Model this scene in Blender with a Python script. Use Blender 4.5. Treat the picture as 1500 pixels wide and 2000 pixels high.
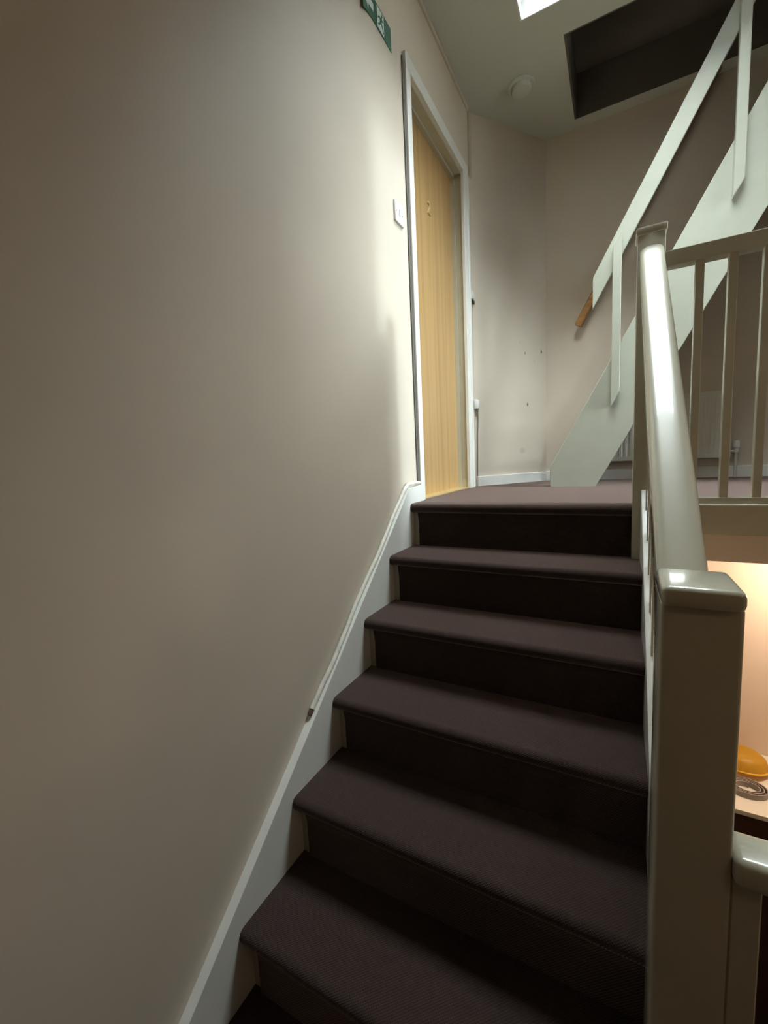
import bpy, bmesh, math, random
from mathutils import Vector, Matrix
random.seed(4)
scn = bpy.context.scene
for o in list(bpy.data.objects):
    bpy.data.objects.remove(o)
COL = scn.collection

# ------------------------------------------------------------------ camera
cam_d = bpy.data.cameras.new('camera')
cam = bpy.data.objects.new('camera', cam_d)
COL.objects.link(cam)
cam_d.sensor_fit = 'VERTICAL'
cam_d.sensor_height = 36.0
cam_d.lens = 36.0 * 831.0 / 2000.0
cam_d.clip_start = 0.02
FW = Vector((-0.47949656, 0.86984766, -0.11596596))
RT = Vector((0.87742528, 0.47739863, -0.0470683))
UP = Vector((-0.01441974, 0.12432055, 0.99213732))
cam.matrix_world = Matrix(((RT.x, UP.x, -FW.x, 0.0), (RT.y, UP.y, -FW.y, 0.0),
                           (RT.z, UP.z, -FW.z, 0.2003), (0, 0, 0, 1)))
scn.camera = cam

# ------------------------------------------------------------------ sky, sun, exposure
world = bpy.data.worlds.new('sky')
scn.world = world
world.use_nodes = True
wn = world.node_tree
wn.nodes.clear()
w_out = wn.nodes.new('ShaderNodeOutputWorld')
w_bg = wn.nodes.new('ShaderNodeBackground')
w_bg.inputs['Color'].default_value = (0.92, 0.97, 1.0, 1)
w_bg.inputs['Strength'].default_value = 40.0
w_gnd = wn.nodes.new('ShaderNodeBackground')          # rooftops and ground below the horizon
w_gnd.inputs['Color'].default_value = (0.42, 0.40, 0.36, 1)
w_gnd.inputs['Strength'].default_value = 15.0
w_tc = wn.nodes.new('ShaderNodeTexCoord')
w_sep = wn.nodes.new('ShaderNodeSeparateXYZ')
w_mr = wn.nodes.new('ShaderNodeMapRange')
w_mr.inputs['From Min'].default_value = -0.03
w_mr.inputs['From Max'].default_value = 0.06
w_mix = wn.nodes.new('ShaderNodeMixShader')
wn.links.new(w_tc.outputs['Generated'], w_sep.inputs[0])
wn.links.new(w_sep.outputs['Z'], w_mr.inputs['Value'])
wn.links.new(w_mr.outputs[0], w_mix.inputs[0])
wn.links.new(w_gnd.outputs[0], w_mix.inputs[1])
wn.links.new(w_bg.outputs[0], w_mix.inputs[2])
wn.links.new(w_mix.outputs[0], w_out.inputs[0])

sun_d = bpy.data.lights.new('hazy_sun', 'SUN')
sun_d.energy = 1.8
sun_d.angle = math.radians(3.6)
sun_d.color = (0.78, 0.90, 1.0)
sun = bpy.data.objects.new('hazy_sun', sun_d)
COL.objects.link(sun)
sun.location = (6, 3, 3)
sun.rotation_euler = Vector((0.985, 0.107, 0.132)).to_track_quat('Z', 'Y').to_euler()

def portal(name, loc, size, direction):
    d = bpy.data.lights.new(name, 'AREA')
    d.shape = 'RECTANGLE'
    d.size, d.size_y = size
    d.cycles.is_portal = True
    o = bpy.data.objects.new(name, d)
    COL.objects.link(o)
    o.location = loc
    o.rotation_euler = Vector(direction).to_track_quat('-Z', 'Y').to_euler()
    return o

SKX0, SKX1, SKY0, SKY1 = -0.466, 0.62, 1.60, 2.562     # rooflight shaft
portal('skylight_portal', ((SKX0 + SKX1) / 2, (SKY0 + SKY1) / 2, 2.59),
       (SKX1 - SKX0, SKY1 - SKY0), (0, 0, -1))
WY0, WY1, WZ0, WZ1 = 1.87, 2.57, 0.47, 2.08            # landing window
portal('window_portal', (2.69, (WY0 + WY1) / 2, (WZ0 + WZ1) / 2), (WZ1 - WZ0, WY1 - WY0), (-1, 0, 0))

vs = scn.view_settings
vs.view_transform = 'Standard'
vs.look = 'None'
vs.gamma = 1.0
vs.use_curve_mapping = False
vs.exposure = 0.0

# ------------------------------------------------------------------ materials
def mat(name, col, rough=0.6, noise=0.0, nscale=8.0, bump=0.0, bscale=120.0, coat=0.0, metal=0.0, stretch=None):
    m = bpy.data.materials.new(name)
    m.use_nodes = True
    nt = m.node_tree
    b = nt.nodes['Principled BSDF']
    b.inputs['Base Color'].default_value = (*col, 1)
    b.inputs['Roughness'].default_value = rough
    b.inputs['Metallic'].default_value = metal
    b.inputs['Coat Weight'].default_value = coat
    b.inputs['Coat Roughness'].default_value = 0.06
    tc = nt.nodes.new('ShaderNodeTexCoord')
    src = tc.outputs['Object']
    if stretch:
        mp = nt.nodes.new('ShaderNodeMapping')
        mp.inputs['Scale'].default_value = stretch
        nt.links.new(src, mp.inputs[0])
        src = mp.outputs[0]
    if noise:
        n = nt.nodes.new('ShaderNodeTexNoise')
        n.inputs['Scale'].default_value = nscale
        n.inputs['Detail'].default_value = 5
        nt.links.new(src, n.inputs['Vector'])
        mr = nt.nodes.new('ShaderNodeMapRange')
        mr.inputs['From Min'].default_value = 0.3
        mr.inputs['From Max'].default_value = 0.7
        mr.inputs['To Min'].default_value = 1 - noise
        mr.inputs['To Max'].default_value = 1 + noise
        nt.links.new(n.outputs['Fac'], mr.inputs['Value'])
        mx = nt.nodes.new('ShaderNodeVectorMath')
        mx.operation = 'SCALE'
        mx.inputs[0].default_value = col
        nt.links.new(mr.outputs[0], mx.inputs['Scale'])
        nt.links.new(mx.outputs[0], b.inputs['Base Color'])
    if bump:
        n2 = nt.nodes.new('ShaderNodeTexNoise')
        n2.inputs['Scale'].default_value = bscale
        n2.inputs['Detail'].default_value = 3
        nt.links.new(src, n2.inputs['Vector'])
        bp = nt.nodes.new('ShaderNodeBump')
        bp.inputs['Strength'].default_value = bump
        bp.inputs['Distance'].default_value = 0.002
        nt.links.new(n2.outputs['Fac'], bp.inputs['Height'])
        nt.links.new(bp.outputs[0], b.inputs['Normal'])
    return m

WALL = (0.64, 0.56, 0.465)
M_wall = mat('wall_paint', WALL, 0.55, 0.035, 2.5, 0.12, 60)
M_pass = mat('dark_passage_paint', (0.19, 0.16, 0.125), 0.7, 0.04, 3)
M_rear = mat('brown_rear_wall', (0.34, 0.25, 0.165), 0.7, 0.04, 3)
M_ceil = mat('ceiling_paint', (0.62, 0.64, 0.58), 0.7, 0.03, 2.0, 0.1, 60)
M_gloss = mat('cream_gloss_paint', (0.53, 0.505, 0.395), 0.35, 0.03, 14, 0.10, 40, coat=1.0)
M_stairpaint = mat('loft_stair_paint', (0.42, 0.43, 0.36), 0.38, 0.03, 14, 0.10, 40, coat=0.3)
M_white = mat('white_gloss_paint', (0.80, 0.80, 0.76), 0.30, 0.03, 10, 0.08, 40, coat=0.3)
M_shaft = mat('skylight_lining_paint', (0.85, 0.86, 0.85), 0.6)
M_plastic = mat('white_plastic', (0.82, 0.82, 0.80), 0.35)
M_detector = mat('ivory_plastic', (0.62, 0.64, 0.58), 0.6)
M_dark = mat('dark_plastic', (0.03, 0.03, 0.03), 0.5)
M_cable_grey = mat('grey_cable', (0.16, 0.15, 0.13), 0.6)
M_cable_white = mat('white_cable', (0.72, 0.70, 0.62), 0.45, 0.12, 30)
M_brass = mat('brass', (0.90, 0.74, 0.40), 0.38, metal=0.75)
M_steel = mat('steel', (0.55, 0.55, 0.53), 0.35, metal=1.0)
M_green = mat('sign_green', (0.012, 0.11, 0.062), 0.4)
M_signwhite = mat('sign_white', (0.72, 0.82, 0.76), 0.4)
M_rad = mat('radiator_enamel', (0.68, 0.67, 0.60), 0.35)
M_lin = mat('shade_toned_lining', (0.13, 0.115, 0.098), 0.8, 0.03, 3)  # shade of the loft recess put into the lining colour
M_loft = mat('loft_paint', (0.50, 0.45, 0.39), 0.8, 0.03, 3)
M_pink = mat('lower_wall_paint', (0.72, 0.60, 0.50), 0.6, 0.03, 2.5)
M_cab = mat('dark_brown_wood', (0.055, 0.026, 0.014), 0.5, 0.2, 20)
M_sill = mat('white_laminate', (0.78, 0.76, 0.70), 0.35)
M_yellow = mat('yellow_plastic', (0.78, 0.47, 0.05), 0.4)
M_strap = mat('grey_strap', (0.30, 0.265, 0.25), 0.7, 0.15, 60)
M_dirt = mat('old_sealant', (0.09, 0.055, 0.035), 0.8)

def carpet_mat():
    m = mat('brown_carpet', (0.036, 0.0225, 0.019), 0.95, 0.16, 55)
    nt = m.node_tree
    b = nt.nodes['Principled BSDF']
    b.inputs['Sheen Weight'].default_value = 0.85
    b.inputs['Sheen Roughness'].default_value = 0.45
    b.inputs['Sheen Tint'].default_value = (0.62, 0.46, 0.43, 1)
    b.inputs['Specular IOR Level'].default_value = 0.1
    tc = nt.nodes.new('ShaderNodeTexCoord')
    sep = nt.nodes.new('ShaderNodeSeparateXYZ')
    nt.links.new(tc.outputs['Object'], sep.inputs[0])
    # woven cord: fine grid of ribs
    def wave(sock, k):
        mu = nt.nodes.new('ShaderNodeMath'); mu.operation = 'MULTIPLY'; mu.inputs[1].default_value = k
        nt.links.new(sock, mu.inputs[0])
        sn = nt.nodes.new('ShaderNodeMath'); sn.operation = 'SINE'
        nt.links.new(mu.outputs[0], sn.inputs[0])
        return sn.outputs[0]
    yz = nt.nodes.new('ShaderNodeMath'); yz.operation = 'ADD'
    nt.links.new(sep.outputs['Y'], yz.inputs[0]); nt.links.new(sep.outputs['Z'], yz.inputs[1])
    wx, wy = wave(sep.outputs['X'], 2 * math.pi / 0.0075), wave(yz.outputs[0], 2 * math.pi / 0.0075)
    mul = nt.nodes.new('ShaderNodeMath'); mul.operation = 'MULTIPLY'
    nt.links.new(wx, mul.inputs[0]); nt.links.new(wy, mul.inputs[1])
    n = nt.nodes.new('ShaderNodeTexNoise'); n.inputs['Scale'].default_value = 500
    nt.links.new(tc.outputs['Object'], n.inputs['Vector'])
    ad = nt.nodes.new('ShaderNodeMath'); ad.operation = 'ADD'
    nt.links.new(mul.outputs[0], ad.inputs[0]); nt.links.new(n.outputs['Fac'], ad.inputs[1])
    bp = nt.nodes.new('ShaderNodeBump')
    bp.inputs['Strength'].default_value = 0.5
    bp.inputs['Distance'].default_value = 0.0015
    nt.links.new(ad.outputs[0], bp.inputs['Height'])
    nt.links.new(bp.outputs[0], b.inputs['Normal'])
    return m
M_carpet = carpet_mat()

def wood_mat(name, c1, c2, stretch, scale, rough=0.4, streaks=True):
    m = mat(name, c1, rough, coat=0.15)
    nt = m.node_tree
    b = nt.nodes['Principled BSDF']
    tc = nt.nodes.new('ShaderNodeTexCoord')
    mp = nt.nodes.new('ShaderNodeMapping')
    mp.inputs['Scale'].default_value = stretch
    nt.links.new(tc.outputs['Object'], mp.inputs[0])
    n = nt.nodes.new('ShaderNodeTexNoise')
    n.inputs['Scale'].default_value = scale
    n.inputs['Detail'].default_value = 6
    n.inputs['Roughness'].default_value = 0.6
    n.inputs['Distortion'].default_value = 0.4
    nt.links.new(mp.outputs[0], n.inputs['Vector'])
    cr = nt.nodes.new('ShaderNodeValToRGB')
    cr.color_ramp.elements[0].position = 0.30
    cr.color_ramp.elements[0].color = (*c2, 1)
    cr.color_ramp.elements[1].position = 0.58
    cr.color_ramp.elements[1].color = (*c1, 1)
    nt.links.new(n.outputs['Fac'], cr.inputs[0])
    nt.links.new(cr.outputs[0], b.inputs['Base Color'])
    return m
M_oak = wood_mat('oak_veneer', (0.52, 0.335, 0.145), (0.41, 0.245, 0.095), (1, 9, 0.22), 3.0)
M_rail = wood_mat('pine_handrail', (0.42, 0.21, 0.07), (0.20, 0.085, 0.025), (1, 9, 9), 3.0)

def scuffed_wall():
    """angled wall paint with a few dark chips at fixed spots (s along wall, z)"""
    m = mat('scuffed_wall_paint', WALL, 0.55, 0.035, 2.5, 0.12, 60)
    nt = m.node_tree
    b = nt.nodes['Principled BSDF']
    old = b.inputs['Base Color'].links[0].from_socket
    tc = nt.nodes.new('ShaderNodeTexCoord')
    spots = [(-0.637, 3.323, 1.023, 0.005, 0.010), (-0.608, 3.360, 0.947, 0.007, 0.011), (-0.513, 3.487, 0.967, 0.008, 0.016),
             (-0.596, 3.377, 0.578, 0.008, 0.017), (-0.556, 3.431, 0.897, 0.004, 0.02), (-0.628, 3.334, 0.239, 0.03, 0.022)]
    for i, (x, y, z, rx, rz) in enumerate(spots):
        mp = nt.nodes.new('ShaderNodeVectorMath'); mp.operation = 'SUBTRACT'
        mp.inputs[1].default_value = (x, y, z)
        nt.links.new(tc.outputs['Object'], mp.inputs[0])
        sc = nt.nodes.new('ShaderNodeVectorMath'); sc.operation = 'MULTIPLY'
        sc.inputs[1].default_value = (1 / rx, 1 / rx, 1 / rz)
        nt.links.new(mp.outputs[0], sc.inputs[0])
        ln = nt.nodes.new('ShaderNodeVectorMath'); ln.operation = 'LENGTH'
        nt.links.new(sc.outputs[0], ln.inputs[0])
        mr = nt.nodes.new('ShaderNodeMapRange')
        mr.inputs['From Min'].default_value = 0.6; mr.inputs['From Max'].default_value = 1.1
        mr.inputs['To Min'].default_value = (0.85, 0.75, 0.95, 0.95, 0.25, 0.18)[i]; mr.inputs['To Max'].default_value = 0
        nt.links.new(ln.outputs['Value'], mr.inputs['Value'])
        mx = nt.nodes.new('ShaderNodeMix'); mx.data_type = 'RGBA'
        nt.links.new(mr.outputs[0], mx.inputs['Factor'])
        nt.links.new(old, mx.inputs['A'])
        mx.inputs['B'].default_value = (0.10, 0.09, 0.05, 1)
        old = mx.outputs['Result']
    nt.links.new(old, b.inputs['Base Color'])
    return m
M_scuff = scuffed_wall()

def glass_mat():
    m = bpy.data.materials.new('window_glass')
    m.use_nodes = True
    nt = m.node_tree
    nt.nodes.clear()
    out = nt.nodes.new('ShaderNodeOutputMaterial')
    tr = nt.nodes.new('ShaderNodeBsdfTransparent')
    tr.inputs[0].default_value = (0.93, 0.96, 0.95, 1)
    gl = nt.nodes.new('ShaderNodeBsdfGlossy')
    gl.inputs['Roughness'].default_value = 0.02
    fr = nt.nodes.new('ShaderNodeFresnel')
    mx = nt.nodes.new('ShaderNodeMixShader')
    nt.links.new(fr.outputs[0], mx.inputs[0])
    nt.links.new(tr.outputs[0], mx.inputs[1])
    nt.links.new(gl.outputs[0], mx.inputs[2])
    nt.links.new(mx.outputs[0], out.inputs[0])
    return m
M_glass = glass_mat()

def lamp_mat(name='lamp_glass', power=115.0):
    m = mat(name, (0.9, 0.8, 0.65), 0.4)
    b = m.node_tree.nodes['Principled BSDF']
    b.inputs['Emission Color'].default_value = (1.0, 0.77, 0.55, 1)
    b.inputs['Emission Strength'].default_value = power
    return m
M_lamp = lamp_mat()
M_fill_glow = lamp_mat('fill_lamp_glow', 14.0)  # weak glow for the added fill lamp

# ------------------------------------------------------------------ mesh helpers
def obj(name, bm, m, parent=None, smooth=False):
    me = bpy.data.meshes.new(name)
    bmesh.ops.recalc_face_normals(bm, faces=bm.faces)
    bm.to_mesh(me)
    bm.free()
    me.materials.append(m)
    if smooth:
        for p in me.polygons:
            p.use_smooth = True
        me.set_sharp_from_angle(angle=math.radians(40))
    o = bpy.data.objects.new(name, me)
    COL.objects.link(o)
    if parent is not None:
        o.parent = parent
        o.matrix_parent_inverse = Matrix.Translation(-Vector(parent.location)) if parent.type == 'EMPTY' else Matrix()
    return o

def thing(name, label, cat, loc=(0, 0, 0), group=None, kind=None):
    o = bpy.data.objects.new(name, None)
    COL.objects.link(o)
    o.location = loc
    o.empty_display_size = 0.05
    if label: o['label'] = label
    if cat: o['category'] = cat
    if group: o['group'] = group
    if kind: o['kind'] = kind
    return o

def tag(o, label, cat, group=None):
    o['label'] = label; o['category'] = cat
    if group: o['group'] = group
    return o

def struct(name, bm, m, label=None, parent=None):
    o = obj(name, bm, m, parent)
    if parent is None:
        o['kind'] = 'structure'
        if label: o['label'] = label
    return o

def new(): return bmesh.new()

def box(bm, x0, x1, y0, y1, z0, z1):
    v = [bm.verts.new(p) for p in ((x0, y0, z0), (x1, y0, z0), (x1, y1, z0), (x0, y1, z0),
                                   (x0, y0, z1), (x1, y0, z1), (x1, y1, z1), (x0, y1, z1))]
    for f in ((3, 2, 1, 0), (4, 5, 6, 7), (0, 1, 5, 4), (1, 2, 6, 5), (2, 3, 7, 6), (3, 0, 4, 7)):
        bm.faces.new([v[i] for i in f])
    return bm

def bev(bm, w, seg=2):
    bmesh.ops.bevel(bm, geom=list(bm.edges), offset=w, segments=seg, profile=0.5, affect='EDGES')
    return bm

def rbox(x0, x1, y0, y1, z0, z1, w=0.003, seg=2):
    return bev(box(new(), x0, x1, y0, y1, z0, z1), w, seg)

def prism(bm, pts, axis, a, b):
    """extrude 2D polygon along axis between a and b. axis x: pts=(y,z); y: (x,z); z: (x,y)"""
    def P(p, t):
        return {'x': (t, p[0], p[1]), 'y': (p[0], t, p[1]), 'z': (p[0], p[1], t)}[axis]
    A = [bm.verts.new(P(p, a)) for p in pts]
    B = [bm.verts.new(P(p, b)) for p in pts]
    bm.faces.new(A[::-1]); bm.faces.new(B)
    n = len(pts)
    for i in range(n):
        bm.faces.new((A[i], A[(i + 1) % n], B[(i + 1) % n], B[i]))
    return bm

def tube(bm, pts, r, n=10, closed=False):
    pts = [Vector(p) for p in pts]
    rings = []
    up = Vector((0.13, 0.31, 0.94)).normalized()
    for i, p in enumerate(pts):
        if closed:
            d = pts[(i + 1) % len(pts)] - pts[i - 1]
        else:
            d = pts[min(i + 1, len(pts) - 1)] - pts[max(i - 1, 0)]
        d.normalize()
        u = d.cross(up)
        if u.length < 1e-3: u = d.cross(Vector((1, 0, 0)))
        u.normalize(); w = u.cross(d)
        rings.append([bm.verts.new(p + (u * math.cos(2 * math.pi * k / n) + w * math.sin(2 * math.pi * k / n)) * r) for k in range(n)])
    m = len(rings)
    for i in range(m if closed else m - 1):
        a, b = rings[i], rings[(i + 1) % m]
        for k in range(n):
            bm.faces.new((a[k], a[(k + 1) % n], b[(k + 1) % n], b[k]))
    if not closed:
        bm.faces.new(rings[0][::-1]); bm.faces.new(rings[-1])
    return bm

def lathe(bm, prof, c, axis='z', n=32):
    """prof: (r,h) list from first to last; closed at both ends when r=0"""
    rings = []
    for r, h in prof:
        if r < 1e-6:
            q = {'z': (0, 0, h), 'x': (h, 0, 0), 'y': (0, h, 0)}[axis]
            rings.append([bm.verts.new(Vector(c) + Vector(q))])
        else:
            ring = []
            for k in range(n):
                a = 2 * math.pi * k / n
                q = {'z': (r * math.cos(a), r * math.sin(a), h), 'x': (h, r * math.cos(a), r * math.sin(a)),
                     'y': (r * math.cos(a), h, r * math.sin(a))}[axis]
                ring.append(bm.verts.new(Vector(c) + Vector(q)))
            rings.append(ring)
    for a, b in zip(rings, rings[1:]):
        if len(a) == 1 and len(b) == 1: continue
        for k in range(n):
            k2 = (k + 1) % n
            if len(a) == 1: bm.faces.new((a[0], b[k], b[k2]))
            elif len(b) == 1: bm.faces.new((a[k], a[k2], b[0]))
            else: bm.faces.new((a[k], a[k2], b[k2], b[k]))
    return bm

# ------------------------------------------------------------------ key dimensions (metres; landing floor is z = 0)
XL = -0.88                 # left wall face
H = 2.429                  # ceiling
Y0, T, R = 1.803, 0.2306, 0.2009     # top nosing, going, rise
SL = R / T
YF = 3.527                 # far wall
XC = -0.483                # corner of angled and far wall
LOW = -7 * R               # half landing the photographer stands on
BASE = -2.63               # floor of the storey below
XS = 0.077                 # stair side of the outer string

# ------------------------------------------------------------------ shell
bm = new()
box(bm, XL - 0.2, XL, -1.5, 2.02, BASE, 2.7)
box(bm, XL - 0.2, XL, 2.02, 2.80, 1.985, 2.7)
box(bm, XL - 0.2, XL, 2.02, 2.80, BASE, -0.02)
box(bm, XL - 0.2, XL, 2.80, 2.985, BASE, 2.7)
struct('wall_left', bm, M_wall, 'long warm grey painted wall beside the stairs')

bm = new()
prism(bm, [(XL, 2.985), (XC, YF), (XC, YF + 0.2), (XL - 0.2, YF + 0.2), (XL - 0.2, 2.985)], 'z', -0.2, 2.7)
struct('wall_corner', bm, M_scuff, 'angled warm grey wall with dark paint chips beyond the oak door')

bm = box(new(), XC, 2.7, YF, YF + 0.2, -0.2, 2.44)
struct('wall_far', bm, M_wall, 'far warm grey wall behind the steep stair')

# room behind the oak door, closed so no light leaks in
bm = new()
box(bm, XL - 0.30, XL - 0.2, 1.8, 3.0, -0.1, 2.3)
struct('wall_behind_door', bm, M_wall)

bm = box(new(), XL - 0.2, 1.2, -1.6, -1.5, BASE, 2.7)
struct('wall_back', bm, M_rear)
bm = new()
box(bm, 1.1, 1.2, -1.5, 1.85, -0.2, 2.7)
box(bm, 1.1, 1.2, -1.5, 2.5, BASE, -0.2)
struct('wall_right', bm, M_rear, 'wall on the far side of the stairwell')
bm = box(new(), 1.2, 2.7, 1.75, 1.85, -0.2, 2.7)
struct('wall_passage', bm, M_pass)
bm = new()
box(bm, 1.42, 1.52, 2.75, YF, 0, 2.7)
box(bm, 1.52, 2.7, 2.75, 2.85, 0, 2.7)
struct('wall_light_block', bm, M_pass)  # unseen partition added to keep window light from under the loft stair
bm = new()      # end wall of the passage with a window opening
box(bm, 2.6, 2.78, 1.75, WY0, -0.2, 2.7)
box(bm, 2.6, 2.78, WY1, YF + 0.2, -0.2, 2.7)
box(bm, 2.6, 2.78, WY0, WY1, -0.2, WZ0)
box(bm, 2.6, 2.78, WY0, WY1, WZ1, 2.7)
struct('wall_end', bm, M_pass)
w2 = thing('window_2', 'white framed landing window at the end of the passage', None, (2.7, 2.2, WZ0), kind='structure')
bm = new()
for a in ((WY0, WY0 + 0.03, WZ0, WZ1), (WY1 - 0.03, WY1, WZ0, WZ1), (WY0, WY1, WZ0, WZ0 + 0.03), (WY0, WY1, WZ1 - 0.03, WZ1)):
    box(bm, 2.70, 2.74, *a)
obj('window_frame', bm, M_white, w2)
obj('pane', box(new(), 2.718, 2.722, WY0 + 0.02, WY1 - 0.02, WZ0 + 0.02, WZ1 - 0.02), M_glass, w2)

# ceiling with two openings
def slab_with_holes(bm, x0, x1, y0, y1, z0, z1, holes):
    xs = sorted({x0, x1, *[h[0] for h in holes], *[h[1] for h in holes]})
    ys = sorted({y0, y1, *[h[2] for h in holes], *[h[3] for h in holes]})
    for i in range(len(xs) - 1):
        for j in range(len(ys) - 1):
            cx, cy = (xs[i] + xs[i + 1]) / 2, (ys[j] + ys[j + 1]) / 2
            if any(h[0] < cx < h[1] and h[2] < cy < h[3] for h in holes): continue
            box(bm, xs[i], xs[i + 1], ys[j], ys[j + 1], z0, z1)
OPX0, OPX1, OPY0, OPY1 = -0.286, 1.35, 2.761, 3.438
bm = new()
slab_with_holes(bm, XL - 0.2, 2.78, -1.6, YF + 0.2, H, 2.68, [(SKX0 - 0.006, SKX1 + 0.006, SKY0 - 0.006, SKY1 + 0.006), (OPX0, OPX1, OPY0, OPY1)])
struct('ceiling', bm, M_ceil, 'pale ceiling with rooflight and dark loft opening')
# rooflight shaft
bm = new()
for q, z0, z1 in ((0.006, H, 2.69), (0.04, 2.681, 2.74)):
    for a in ((SKX0 - q, SKX0, SKY0 - q, SKY1 + q), (SKX1, SKX1 + q, SKY0 - q, SKY1 + q),
              (SKX0, SKX1, SKY0 - q, SKY0), (SKX0, SKX1, SKY1, SKY1 + q)):
        box(bm, *a, z0, z1)
struct('trim_1', bm, M_shaft, 'white lining of the rooflight shaft')
w1 = thing('window_1', 'bright rooflight in the ceiling above the stairs', None, (-0.05, 2.05, 2.60), kind='structure')
bm = new()
for a in ((SKX0, SKX0 + 0.04, SKY0, SKY1), (SKX1 - 0.04, SKX1, SKY0, SKY1), (SKX0, SKX1, SKY0, SKY0 + 0.04), (SKX0, SKX1, SKY1 - 0.04, SKY1)):
    box(bm, *a, 2.60, 2.64)
obj('window_frame', bm, M_white, w1)
obj('pane', box(new(), SKX0 + 0.03, SKX1 - 0.03, SKY0 + 0.03, SKY1 - 0.03, 2.618, 2.622), M_glass, w1)
# loft room above the opening, unlit
bm = new()
box(bm, -0.75, 1.75, 2.64, 2.70, 2.681, 2.86)
box(bm, -0.75, 1.75, YF + 0.02, YF + 0.1, 2.681, 4.3)
for xx in (-0.85, 1.75):
    prism(bm, [(2.64, 2.681), (3.627, 2.681), (3.627, 4.3), (2.64, 2.84)], 'x', xx, xx + 0.1)
prism(bm, [(2.62, 2.82), (3.64, 4.28), (3.64, 4.38), (2.62, 2.92)], 'x', -0.85, 1.85)
struct('wall_loft', bm, M_loft, 'dim loft walls seen through the ceiling opening')
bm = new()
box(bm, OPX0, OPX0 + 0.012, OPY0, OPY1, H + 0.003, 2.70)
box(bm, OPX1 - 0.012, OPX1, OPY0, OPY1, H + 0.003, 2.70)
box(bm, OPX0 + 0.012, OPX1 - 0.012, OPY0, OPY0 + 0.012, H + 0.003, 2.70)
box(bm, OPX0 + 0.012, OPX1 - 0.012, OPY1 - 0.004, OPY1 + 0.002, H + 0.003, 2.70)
struct('trim_7', bm, M_lin, 'loft opening lining coloured dark to stand in for shade')

# thin cover strip between left wall and ceiling, and at the wall end
struct('trim_2', rbox(XL - 0.002, XL + 0.011, -1.5, 2.948, H - 0.022, H + 0.002, 0.003), M_wall, 'narrow strip where left wall meets ceiling')
struct('trim_3', rbox(XL - 0.002, XL + 0.012, 2.948, 2.990, 2.03, H + 0.002, 0.003), M_gloss, 'cream vertical strip above the door corner')

# floors
bm = new()
box(bm, XL - 0.2, 2.7, 1.86, YF + 0.05, -0.19, 0)
struct('floor', bm, M_carpet, 'brown carpeted upper landing')
bm = new()
prism(bm, [(XL, -1.5), (1.1, -1.5), (1.1, 0.60), (0.03, 0.60), (0.03, 0.47), (XL, 0.47)], 'z', LOW - 0.18, LOW)
struct('floor_lower', bm, M_carpet)
struct('floor_base', box(new(), XL - 0.2, 1.2, -1.6, 2.5, BASE - 0.1, BASE), M_carpet)

# wall of the lower well (lit warm) and panel under the flight
struct('wall_lower', box(new(), XL - 0.2, 1.2, 2.40, 2.5, BASE, -0.19), M_pink, 'warm lit peach wall below the landing')
bm = prism(new(), [(0.66, SL * (0.66 - Y0) - 0.16), (2.42, SL * (1.86 - Y0) - 0.16), (2.42, BASE), (0.66, BASE)], 'x', 0.082, 0.118)
box(bm, 0.082, 0.118, -1.5, 0.66, BASE, LOW - 0.17)
struct('wall_spandrel', bm, M_wall)

# baseboards
bm = prism(new(), [(XL + 0.002, 2.984), (XC, YF), (XC + 0.004, YF - 0.018), (XL + 0.018, 2.972)], 'z', -0.005, 0.07)
bev(bm, 0.004, 2)
struct('baseboard_corner', bm, M_white, 'white skirting below the angled wall')
struct('baseboard_far', rbox(XC, 1.42, YF - 0.016, YF + 0.002, -0.005, 0.072, 0.004), M_white, 'white skirting below the far wall')

# edge of the landing over the stairwell
struct('trim_4', rbox(0.130, 1.1, 1.793, 1.862, -0.098, 0.002, 0.002), M_gloss, 'cream fascia board on the landing edge')
struct('trim_5', rbox(0.128, 1.1, 1.783, 1.83, 0.001, 0.008, 0.003), M_white, 'thin white lip along the landing edge')
struct('trim_6', box(new(), 0.118, 1.1, 1.802, 1.865, -0.192, -0.096), M_pink, 'peach plaster band under the landing fascia')

# ------------------------------------------------------------------ staircase
st = thing('staircase', 'flight of stairs covered in dark brown carpet climbing to the landing', 'stairs', (-0.4, 1.0, LOW))
def tread_profile(yk, zk, back):
    pts = [(back, zk), (yk + 0.022, zk)]
    for i in range(1, 8):
        a = math.pi / 2 + i * math.pi / 8
        pts.append((yk + 0.020 + 0.020 * math.cos(a), zk - 0.020 + 0.020 * math.sin(a)))
    pts += [(yk + 0.016, zk - 0.040), (yk + 0.024, zk - 0.044), (back, zk - 0.044)]
    return pts
def riser_profile(yk, zk):
    f = yk + 0.030
    return [(yk + 0.022, zk - 0.036), (yk + 0.0225, zk - 0.054), (yk + 0.026, zk - 0.070), (f, zk - 0.092), (f, zk - R - 0.002),
            (f + 0.012, zk - R - 0.002), (f + 0.012, zk - 0.030)]
for k in range(7):
    yk, zk = Y0 - k * T, -k * R
    x1 = 0.052 if k == 0 else XS + 0.003
    bm = prism(new(), tread_profile(yk, zk, 1.87 if k == 0 else yk + T + 0.045), 'x', XL + 0.026, x1)
    obj('tread', bm, M_carpet, st, smooth=True)
    bm = prism(new(), riser_profile(yk, zk), 'x', XL + 0.056, x1)
    obj('riser_carpet', bm, M_carpet, st, smooth=True)
    obj('riser', box(new(), XL + 0.02, x1, yk + 0.038, yk + 0.058, zk - R - 0.01, zk - 0.03), M_gloss, st)
def ln(y, off): return SL * (y - Y0) + off
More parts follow.
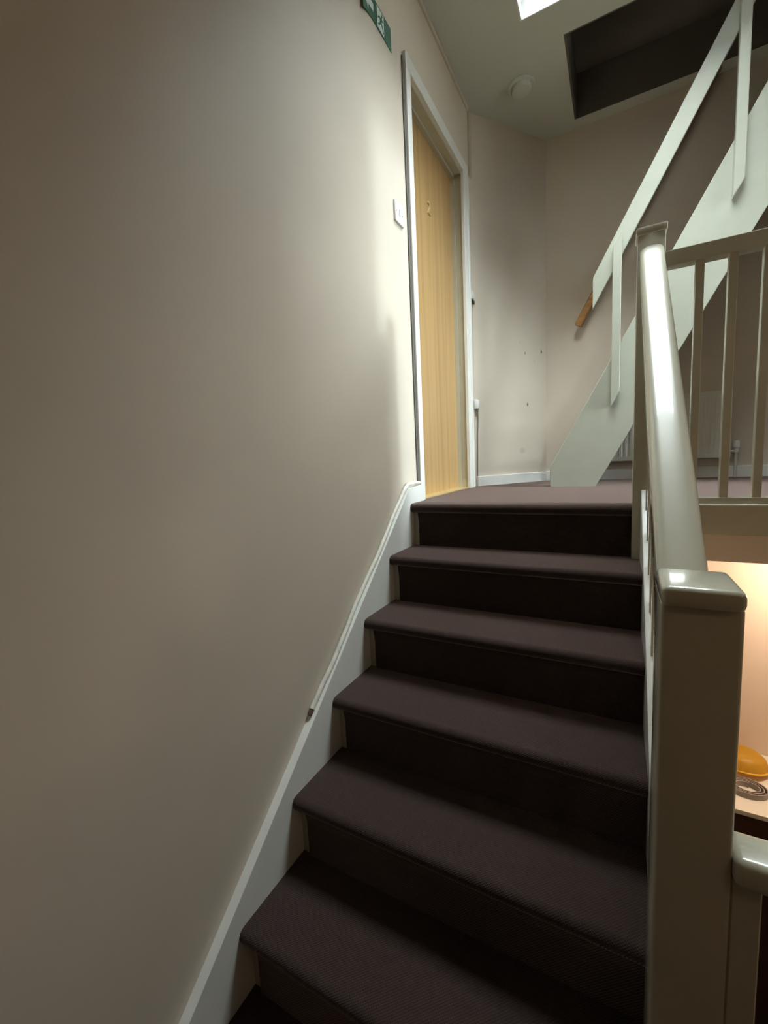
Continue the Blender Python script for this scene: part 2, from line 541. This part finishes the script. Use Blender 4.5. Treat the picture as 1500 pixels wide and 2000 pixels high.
# wall string: levels off at the landing and dies into the architrave
pts = [(0.36, ln(0.36, -0.33)), (0.36, ln(0.36, 0.072)), (1.775, ln(1.775, 0.072)), (1.80, 0.074), (1.975, 0.080), (1.975, -0.03), (1.86, -0.10), (1.86, ln(1.86, -0.33))]
obj('wall_string', bev(prism(new(), pts, 'x', XL, XL + 0.028), 0.002, 1), M_white, st)
pts = [(0.64, ln(0.64, -0.33)), (0.64, ln(0.64, 0.062)), (1.81, ln(1.81, 0.062)), (1.87, 0.0), (1.87, ln(1.87, -0.33))]
obj('outer_string', bev(prism(new(), pts, 'x', XS, 0.126), 0.002, 1), M_white, st)

# ------------------------------------------------------------------ stair balustrade
sb = thing('stair_balustrade', 'cream balustrade with glossy sloping handrail beside the carpeted stairs', 'banister', (0.09, 1.2, LOW))
nw = obj('newel_post', rbox(0.050, 0.132, 1.797, 1.879, -0.30, 0.930, 0.003), M_gloss, sb, smooth=True)
obj('newel_cap', rbox(0.046, 0.136, 1.793, 1.883, 0.926, 0.951, 0.004), M_gloss, nw, smooth=True)
nw2 = obj('newel_post', rbox(0.049, 0.131, 0.600, 0.682, LOW - 0.02, 0.016, 0.006, 3), M_gloss, sb, smooth=True)
obj('newel_cap', rbox(0.0485, 0.1305, 0.589, 0.690, 0.012, 0.038, 0.009, 4), M_gloss, nw2, smooth=True)
# handrail: rounded top profile swept along the pitch
ZH = 0.855                 # top of rail at y = 1.76
def hz(y): return ZH + SL * (y - 1.76)
prof = []
W2, HT = 0.0355, 0.075
for i in range(13):
    a = math.pi * i / 12
    cx = math.cos(a)
    prof.append((0.0925 + W2 * math.copysign(abs(cx) ** 0.62, cx), -0.022 + 0.022 * math.sin(a) ** 0.8))
prof += [(0.0925 - W2, -HT * 0.72), (0.0925 - W2 + 0.012, -HT), (0.0925 + W2 - 0.012, -HT), (0.0925 + W2, -HT * 0.72)]
bm = new()
ya, yb = 0.665, 1.81
A = [bm.verts.new((p[0], ya, hz(ya) + p[1] * 1.3)) for p in prof]
B = [bm.verts.new((p[0], yb, hz(yb) + p[1] * 1.3)) for p in prof]
bm.faces.new(A[::-1]); bm.faces.new(B)
for i in range(len(prof)):
    j = (i + 1) % len(prof)
    bm.faces.new((A[i], A[j], B[j], B[i]))
obj('handrail', bm, M_gloss, sb, smooth=True)
yy = 1.735
while yy > 0.70:
    pts = [(yy - 0.013, ln(yy - 0.013, 0.055)), (yy + 0.013, ln(yy + 0.013, 0.055)), (yy + 0.013, hz(yy + 0.013) - 0.08), (yy - 0.013, hz(yy - 0.013) - 0.08)]
    obj('baluster', prism(new(), pts, 'x', 0.088, 0.114), M_gloss, sb)
    yy -= 0.1015

# ------------------------------------------------------------------ landing balustrade
lb = thing('landing_balustrade', 'cream guard rail with square balusters along the landing edge', 'banister', (0.6, 1.82, 0))
obj('handrail', rbox(0.1315, 1.1005, 1.794, 1.840, 0.806, 0.856, 0.002), M_gloss, lb)
obj('base_rail', rbox(0.1315, 1.1005, 1.793, 1.838, 0.006, 0.029, 0.002), M_gloss, lb)
x = 0.216
while x < 1.06:
    obj('baluster', rbox(x, x + 0.024, 1.797, 1.823, 0.026, 0.810, 0.0015, 1), M_gloss, lb)
    x += 0.0865

# ------------------------------------------------------------------ half-landing guard
hb = thing('lower_balustrade', 'cream guard rail with square balusters joined to the wide newel post', 'banister', (0.6, 0.62, LOW))
bm = rbox(0.1305, 1.1005, 0.590, 0.648, -0.330, -0.292, 0.010, 3)
obj('handrail', bm, M_gloss, hb, smooth=True)
obj('base_rail', rbox(0.1305, 1.1005, 0.596, 0.642, LOW - 0.01, LOW + 0.05, 0.003), M_gloss, hb)
x = 0.128
for x in [0.131 + 0.10 * i for i in range(10)]:
    obj('baluster', rbox(x, x + 0.030, 0.604, 0.634, LOW + 0.045, -0.325, 0.002, 1), M_gloss, hb)

# ------------------------------------------------------------------ steep loft stair
ls = thing('loft_stair', 'steep white painted stair rising to the dark loft opening', 'stairs', (0.3, 3.1, 0))
SU = 1.838
def su(x): return 0.123 + SU * (x + 0.367)
def sl_(x): return SU * (x + 0.112)
pts = [(-0.367, -0.003), (-0.367, 0.123), (-0.367 + (2.68 - 0.123) / SU, 2.68), (-0.112 + 2.68 / SU, 2.68), (-0.112 - 0.0016, -0.003)]
obj('string', bev(prism(new(), pts, 'y', 2.828, 2.860), 0.0025, 1), M_stairpaint, ls)
obj('string', bev(prism(new(), pts, 'y', 3.400, 3.432), 0.0025, 1), M_stairpaint, ls)
for i in range(1, 12):
    z = 0.222 * i
    xa = -0.434 + z / SU
    obj('tread', rbox(xa + 0.02, xa + 0.26, 2.855, 3.405, z - 0.03, z, 0.004), M_cab, ls)
def bu(x): return 1.181 + 1.853 * (x + 0.137)
pts = [(-0.137, bu(-0.137) - 0.172), (-0.137, bu(-0.137)), (0.95, bu(0.95)), (0.95, bu(0.95) - 0.172)]
obj('handrail', bev(prism(new(), pts, 'y', 2.829, 2.851), 0.002, 1), M_stairpaint, ls)
for x0 in (-0.038, 0.4745):
    x1 = x0 + 0.043
    pts = [(x0, su(x0) - 0.272), (x1, su(x1) - 0.272), (x1, bu(x1) - 0.052), (x0, bu(x0) - 0.052)]
    obj('baluster', bev(prism(new(), pts, 'y', 2.797, 2.8285), 0.0025, 1), M_stairpaint, ls)

# wall handrail in pine behind the loft stair
wh = thing('wall_handrail', 'brown wooden handrail fixed to the far wall above the loft stair', 'handrail', (0.1, 3.5, 1.5))
d = Vector((1, 0, 1.78)).normalized()
nrm = Vector((-d.z, 0, d.x))
p0, p1 = Vector((-0.262, 3.475, 1.105)), Vector((0.62, 3.475, 1.105 + 0.882 * 1.78))
bm = new()
hp = [(-0.024, -0.020), (-0.024, 0.012), (-0.017, 0.020), (0.017, 0.020), (0.024, 0.012), (0.024, -0.020)]
A = [bm.verts.new(p0 + nrm * a + Vector((0, -1, 0)) * b) for a, b in hp]
B = [bm.verts.new(p1 + nrm * a + Vector((0, -1, 0)) * b) for a, b in hp]
bm.faces.new(A[::-1]); bm.faces.new(B)
for i in range(6):
    bm.faces.new((A[i], A[(i + 1) % 6], B[(i + 1) % 6], B[i]))
obj('rail', bm, M_rail, wh)
for t in (0.25, 0.85):
    q = p0.lerp(p1, t)
    obj('bracket', box(new(), q.x - 0.012, q.x + 0.012, 3.49, YF + 0.002, q.z - 0.012, q.z + 0.012), M_steel, wh)

# ------------------------------------------------------------------ oak door with frame
dr = thing('door_1', 'oak veneer flat door with a brass number in a cream frame', None, (-0.95, 2.4, 0), kind='structure')
DX = -0.948                # door face
leaf = obj('leaf', rbox(DX - 0.044, DX, 2.036, 2.798, 0.006, 1.962, 0.002), M_oak, dr)
bm = new()
box(bm, XL - 0.2, XL + 0.001, 2.004, 2.036, -0.01, 1.975)      # jambs and head
box(bm, XL - 0.2, XL + 0.001, 2.796, 2.826, -0.01, 1.975)
box(bm, XL - 0.2, XL + 0.001, 2.036, 2.796, 1.958, 1.975)
obj('lining', bm, M_gloss, dr)
bm = new()      # rebate in front of the door face
box(bm, DX, DX + 0.024, 2.784, 2.797, 0, 1.96)
box(bm, DX, DX + 0.024, 2.035, 2.048, 0, 1.96)
box(bm, DX, DX + 0.024, 2.035, 2.797, 1.943, 1.96)
obj('stop', bm, M_gloss, dr)
def arch(y0, y1, z0, z1, horiz=False):
    b = rbox(XL - 0.002, XL + 0.020, y0, y1, z0, z1, 0.003)
    return b
obj('architrave', arch(1.962, 2.012, 0.0, 1.969), M_white, dr)
obj('architrave', arch(1.962, 2.872, 1.968, 2.034), M_white, dr)
obj('architrave', arch(2.782, 2.843, 0.0, 1.969), M_white, dr)
obj('architrave_bead', rbox(XL - 0.002, XL + 0.026, 2.842, 2.872, 0.0, 1.969, 0.004), M_white, dr)
obj('threshold', rbox(XL - 0.09, XL + 0.004, 2.036, 2.797, -0.004, 0.006, 0.002), M_brass, dr)
# brass number 2 on the door
cu = bpy.data.curves.new('door_number', 'FONT')
cu.body = '2'
cu.size = 0.094
cu.extrude = 0.0025
cu.bevel_depth = 0.0008
cu.align_x = 'CENTER'
to = bpy.data.objects.new('tmp_text', cu)
COL.objects.link(to)
dg = bpy.context.evaluated_depsgraph_get()
dg.update()
me = bpy.data.meshes.new_from_object(to.evaluated_get(dg))
bpy.data.objects.remove(to)
me.materials.clear(); me.materials.append(M_brass)
num = bpy.data.objects.new('door_number', me)
COL.objects.link(num)
num.parent = leaf
num.matrix_world = Matrix.Translation((DX + 0.0025, 2.402, 1.567)) @ Matrix(((0, 0, 1, 0), (1, 0, 0, 0), (0, 1, 0, 0), (0, 0, 0, 1)))
num['label'] = 'small brass number 2'

# ------------------------------------------------------------------ small fittings
# light switch
sw = thing('light_switch', 'white square light switch on the wall beside the door frame', 'switch', (XL, 1.87, 1.30))
pl = obj('plate', rbox(XL - 0.001, XL + 0.010, 1.812, 1.898, 1.258, 1.344, 0.003), M_plastic, sw, smooth=True)
obj('rocker', prism(new(), [(XL + 0.009, 1.290), (XL + 0.012, 1.290), (XL + 0.0155, 1.314), (XL + 0.009, 1.314)], 'y', 1.849, 1.861), M_plastic, sw)
for y in (1.825, 1.885):
    obj('screw', lathe(new(), [(0, 0.0112), (0.0032, 0.0112), (0.0032, 0.009), (0, 0.009)], (XL, y, 1.301), 'x', 12), M_steel, sw)

# fire exit sign with its left end curling off the wall
def wpt(y, z):
    t = max(0.0, (1.70 - y) / 0.10)
    return (XL + 0.002 + 0.010 * t * t, y, z - 0.030 * t * t)
sg = thing('exit_sign', 'green fire exit sign with white arrow and running figure curling off wall', 'sign', (XL, 1.75, 1.94))
def sheet(bm, poly, off, th=0.0012):
    f = [bm.verts.new(Vector(wpt(y, z)) + Vector((off, 0, 0))) for y, z in poly]
    k = [bm.verts.new(Vector(wpt(y, z)) + Vector((off - th, 0, 0))) for y, z in poly]
    bm.faces.new(f); bm.faces.new(k[::-1])
    for i in range(len(poly)):
        j = (i + 1) % len(poly)
        bm.faces.new((f[i], k[i], k[j], f[j]))
bm = new()
ysamp = [1.600 + 0.254 * i / 24 for i in range(25)]
fr, bk = [], []
for y in ysamp:
    for lst, off in ((fr, 0.0), (bk, -0.0015)):
        lst.append([bm.verts.new(Vector(wpt(y, z)) + Vector((off, 0, 0))) for z in (1.947, 2.038)])
for i in range(24):
    bm.faces.new((fr[i][0], fr[i + 1][0], fr[i + 1][1], fr[i][1]))
    bm.faces.new((bk[i][0], bk[i][1], bk[i + 1][1], bk[i + 1][0]))
    bm.faces.new((fr[i][0], bk[i][0], bk[i + 1][0], fr[i + 1][0]))
    bm.faces.new((fr[i][1], fr[i + 1][1], bk[i + 1][1], bk[i][1]))
bm.faces.new((fr[0][0], fr[0][1], bk[0][1], bk[0][0]))
bm.faces.new((fr[-1][0], bk[-1][0], bk[-1][1], fr[-1][1]))
obj('plate', bm, M_green, sg)
def flat(name, polys, m, off=0.0022):
    bm = new()
    for poly in polys:
        sheet(bm, poly, off - 0.001)
    return obj(name, bm, m, sg)
# white doorway square, green runner inside it, white arrow on the left panel
flat('doorway', [[(1.730, 1.954), (1.787, 1.954), (1.787, 2.030), (1.730, 2.030)]], M_signwhite)
def circ(cy, cz, r, n=12): return [(cy + r * math.cos(2 * math.pi * k / n), cz + r * math.sin(2 * math.pi * k / n)) for k in range(n)]
flat('runner', [circ(1.769, 2.018, 0.006),
                [(1.752, 1.998), (1.764, 2.012), (1.771, 2.007), (1.764, 1.990), (1.757, 1.984)],
                [(1.757, 1.984), (1.766, 1.992), (1.777, 1.978), (1.771, 1.974), (1.764, 1.982)],
                [(1.754, 1.992), (1.761, 1.984), (1.748, 1.970), (1.737, 1.966), (1.737, 1.972), (1.746, 1.976)],
                [(1.771, 1.978), (1.777, 1.978), (1.783, 1.962), (1.777, 1.962)],
                [(1.752, 1.998), (1.754, 2.006), (1.742, 2.002), (1.735, 1.992), (1.739, 1.990), (1.745, 1.997)],
                [(1.766, 2.008), (1.770, 2.004), (1.780, 2.006), (1.782, 2.001), (1.770, 1.997), (1.763, 2.000)]], M_green, 0.0034)
flat('arrow', [[(1.618, 1.994), (1.655, 2.028), (1.655, 2.008), (1.700, 2.008), (1.700, 1.980), (1.655, 1.980), (1.655, 1.960)]], M_signwhite)

# grey cable beside the architrave
cable_pts = [(XL + 0.005, 1.955 + 0.0012 * math.sin(i * 1.7), 2.010 - i * (1.925 / 24)) for i in range(25)]
cb = obj('cable', tube(new(), cable_pts, 0.0045, 8), M_cable_grey, None, smooth=True)
tag(cb, 'thin grey cable clipped down the near side of the door frame', 'cable')
# white cable lying on the wall string
pts = []
for i in range(29):
    y = 1.955 - i * (0.93 / 28)
    base = 0.082 if y > 1.80 else ln(y, 0.074)
    wob = 0.004 * math.sin(i * 0.9) ** 2
    pts.append((XL + 0.012 + 0.003 * math.sin(i * 0.6), y, base + 0.009 + wob))
wc = thing('string_cable', 'white painted cable lying along the sloping stair string', 'cable', (XL + 0.012, 1.5, -0.2))
obj('sheath', tube(new(), pts, 0.0085, 10), M_cable_white, wc, smooth=True)
e = Vector(pts[-1])
obj('cut_end', tube(new(), [e, e + Vector((0, -0.014, -0.014))], 0.0075, 8), M_dirt, wc, smooth=True)

# small junction box and clip at the edge of the door frame
jb = thing('junction_box', 'small white cable box low on the angled wall beside door frame', 'junction box', (XL + 0.01, 2.97, 0.56))
obj('body', rbox(XL + 0.002, XL + 0.030, 2.955, 3.002, 0.535, 0.600, 0.005), M_plastic, jb, smooth=True)
obj('cable', tube(new(), [(XL + 0.018, 2.99, 0.54), (XL + 0.019, 2.994, 0.47), (XL + 0.014, 2.990, 0.36), (XL + 0.010, 2.985, 0.07)], 0.003, 8), M_cable_grey, jb, smooth=True)
cl = thing('cable_clip', 'tiny white clip halfway up the far door frame edge', 'clip', (XL, 2.96, 1.26))
obj('body', rbox(XL - 0.001, XL + 0.012, 2.94, 2.99, 1.262, 1.315, 0.004), M_plastic, cl, smooth=True)
obj('slot', rbox(XL + 0.004, XL + 0.015, 2.955, 2.985, 1.235, 1.258, 0.003), M_dark, cl)

# smoke detector
sd = thing('smoke_detector', 'round pale smoke detector on the ceiling', 'smoke detector', (-0.545, 2.965, H))
obj('base', lathe(new(), [(0, 0.002), (0.078, 0.002), (0.080, -0.006), (0.076, -0.012), (0, -0.012)], (-0.545, 2.965, H), 'z', 40), M_detector, sd, smooth=True)
obj('cover', lathe(new(), [(0, -0.010), (0.058, -0.010), (0.060, -0.022), (0.054, -0.036), (0.040, -0.042), (0, -0.044)], (-0.545, 2.965, H), 'z', 40), M_detector, sd, smooth=True)

# radiator under the loft stair
rd = thing('radiator', 'white panel radiator low on the far wall beneath the loft stair', 'radiator', (0.27, 3.46, 0.13))
RX0, RX1, RZ0, RZ1 = -0.085, 0.630, 0.130, 0.552
bm = new()
n = 22
front, back = [], []
prof = []
step = (RX1 - RX0) / n
for i in range(n):
    x = RX0 + i * step
    prof += [(x, 0.0), (x + step * 0.30, 0.0), (x + step * 0.45, 0.004), (x + step * 0.75, 0.004), (x + step * 0.9, 0.0)]
prof.append((RX1, 0.0))
v0 = [bm.verts.new((x, 3.452 + dy, RZ0 + 0.03)) for x, dy in prof]
v1 = [bm.verts.new((x, 3.452 + dy, RZ1 - 0.03)) for x, dy in prof]
for i in range(len(prof) - 1):
    bm.faces.new((v0[i], v0[i + 1], v1[i + 1], v1[i]))
box(bm, RX0, RX1, 3.450, 3.462, RZ1 - 0.03, RZ1)
box(bm, RX0, RX1, 3.450, 3.462, RZ0, RZ0 + 0.03)
box(bm, RX0, RX1, 3.461, 3.470, RZ0, RZ1)
obj('panel', bm, M_rad, rd)
bm = new()
for xx in (RX0, RX1 - 0.004):
    obj('side_panel', box(new(), xx, xx + 0.004, 3.462, 3.515, RZ0 + 0.02, RZ1), M_rad, rd)
for i in range(24):
    x = RX0 + 0.01 + i * (RX1 - RX0 - 0.02) / 24
    box(bm, x, x + 0.012, 3.468, 3.512, RZ1 - 0.006, RZ1 - 0.002)
box(bm, RX0, RX1, 3.508, 3.514, RZ0, RZ1)
obj('top_grille', bm, M_rad, rd)
for x in (RX0 + 0.1, RX1 - 0.1):
    obj('bracket', box(new(), x - 0.012, x + 0.012, 3.512, YF + 0.001, RZ0 + 0.05, RZ1 - 0.05), M_rad, rd)
vx = 0.665
obj('valve', lathe(new(), [(0, 0.235), (0.014, 0.233), (0.017, 0.225), (0.017, 0.190), (0.012, 0.185), (0.012, 0.160), (0, 0.158)], (vx, 3.487, 0), 'z', 16), M_plastic, rd, smooth=True)
obj('pipe', tube(new(), [(RX1 - 0.01, 3.487, 0.165), (vx, 3.487, 0.165)], 0.008, 10), M_rad, rd, smooth=True)
obj('pipe', tube(new(), [(vx, 3.487, 0.165), (vx, 3.487, -0.002)], 0.008, 10), M_rad, rd, smooth=True)

# ------------------------------------------------------------------ things in the lower well
cbn = thing('cupboard', 'dark brown cupboard with a white top against the peach wall', 'cupboard', (0.7, 2.2, BASE))
TZ = -1.22
obj('body', box(new(), 0.20, 1.099, 1.995, 2.3995, BASE, TZ - 0.018), M_cab, cbn)
obj('top', rbox(0.18, 1.099, 1.975, 2.3995, TZ - 0.020, TZ, 0.002), M_sill, cbn)

yc = thing('yellow_cover', 'yellow domed plastic cover lying on the white cupboard top', 'cover', (0.50, 2.27, TZ))
bm = new()      # shallow open shell, tipped towards the stairs
prof_r = [(0.0, 0.062), (0.035, 0.060), (0.065, 0.052), (0.088, 0.034), (0.098, 0.0)]
lathe(bm, prof_r, (0, 0, 0), 'z', 36)
bmesh.ops.solidify(bm, geom=list(bm.faces), thickness=0.003)
o = obj('shell', bm, M_yellow, None, smooth=True)
o.parent = yc
o.matrix_local = Matrix.Translation((0, 0, 0.020)) @ Matrix.Rotation(math.radians(-8), 4, 'X')
obj('rim', tube(new(), [(0.50 + 0.099 * math.cos(a), 2.27 + 0.099 * math.sin(a) * math.cos(math.radians(8)), TZ + 0.020 - 0.099 * math.sin(a) * math.sin(math.radians(8)))
                        for a in [2 * math.pi * k / 40 for k in range(40)]], 0.004, 8, True), M_yellow, yc, smooth=True)

cs = thing('strap_coil', 'coiled grey webbing strap beside the yellow cover', 'strap', (0.49, 2.10, TZ))
bm = new()      # flat ribbon wound into loose upright loops
def ribbon(bm, pts, wdt, th=0.004):
    rows = []
    for i, p in enumerate(pts):
        p = Vector(p)
        d = Vector(pts[min(i + 1, len(pts) - 1)]) - Vector(pts[max(i - 1, 0)])
        nrm = Vector((d.y, -d.x, 0)).normalized() * th * 0.5
        rows.append([bm.verts.new(q) for q in (p - nrm, p + nrm, p + nrm + Vector((0, 0, wdt)), p - nrm + Vector((0, 0, wdt)))])
    for a, b in zip(rows, rows[1:]):
        for k in range(4):
            bm.faces.new((a[k], a[(k + 1) % 4], b[(k + 1) % 4], b[k]))
    bm.faces.new(rows[0][::-1]); bm.faces.new(rows[-1])
sp = []
for i in range(90):
    a = i * 2 * math.pi / 28
    r = 0.030 + 0.0105 * a / (2 * math.pi)
    sp.append((0.488 + r * 1.15 * math.cos(a + 1.2), 2.105 + r * 0.85 * math.sin(a + 1.2), TZ + 0.001))
ribbon(bm, sp, 0.022)
obj('webbing', bm, M_strap, cs, smooth=True)
e = sp[-1]
obj('tail', tube(new(), [(e[0], e[1], TZ + 0.008), (e[0] - 0.03, e[1] - 0.02, TZ + 0.012), (e[0] - 0.06, e[1] - 0.018, TZ + 0.008)], 0.007, 8), M_strap, cs, smooth=True)

# ceiling lamp under the landing, lights the lower well
lp = thing('ceiling_lamp', 'warm round lamp under the landing lighting the lower stairwell', 'lamp', (0.80, 2.10, -0.19))
obj('lamp_base', lathe(new(), [(0, 0.002), (0.07, 0.002), (0.07, -0.015), (0, -0.015)], (0.80, 2.10, -0.19), 'z', 24), M_plastic, lp, smooth=True)
obj('lamp_shade', lathe(new(), [(0, -0.012), (0.062, -0.012), (0.078, -0.04), (0.070, -0.075), (0.04, -0.095), (0, -0.10)], (0.80, 2.10, -0.19), 'z', 24), M_lamp, lp, smooth=True)

# fill lamp added out of view to warm the left wall and newel
wl = thing('fill_lamp', 'added warm fill globe on the stairwell wall, out of view', 'lamp', (1.10, 0.05, 0.75))
obj('lamp_base', lathe(new(), [(0, 0.001), (0.05, 0.001), (0.05, -0.012), (0.012, -0.020), (0.012, -0.05), (0, -0.05)], (1.10, 0.05, 0.75), 'x', 24), M_brass, wl, smooth=True)
obj('lamp_shade', lathe(new(), [(0.07 * math.sin(math.pi * i / 12), 0.07 * math.cos(math.pi * i / 12)) for i in range(13)], (0.995, 0.05, 0.75), 'z', 24), M_fill_glow, wl, smooth=True)
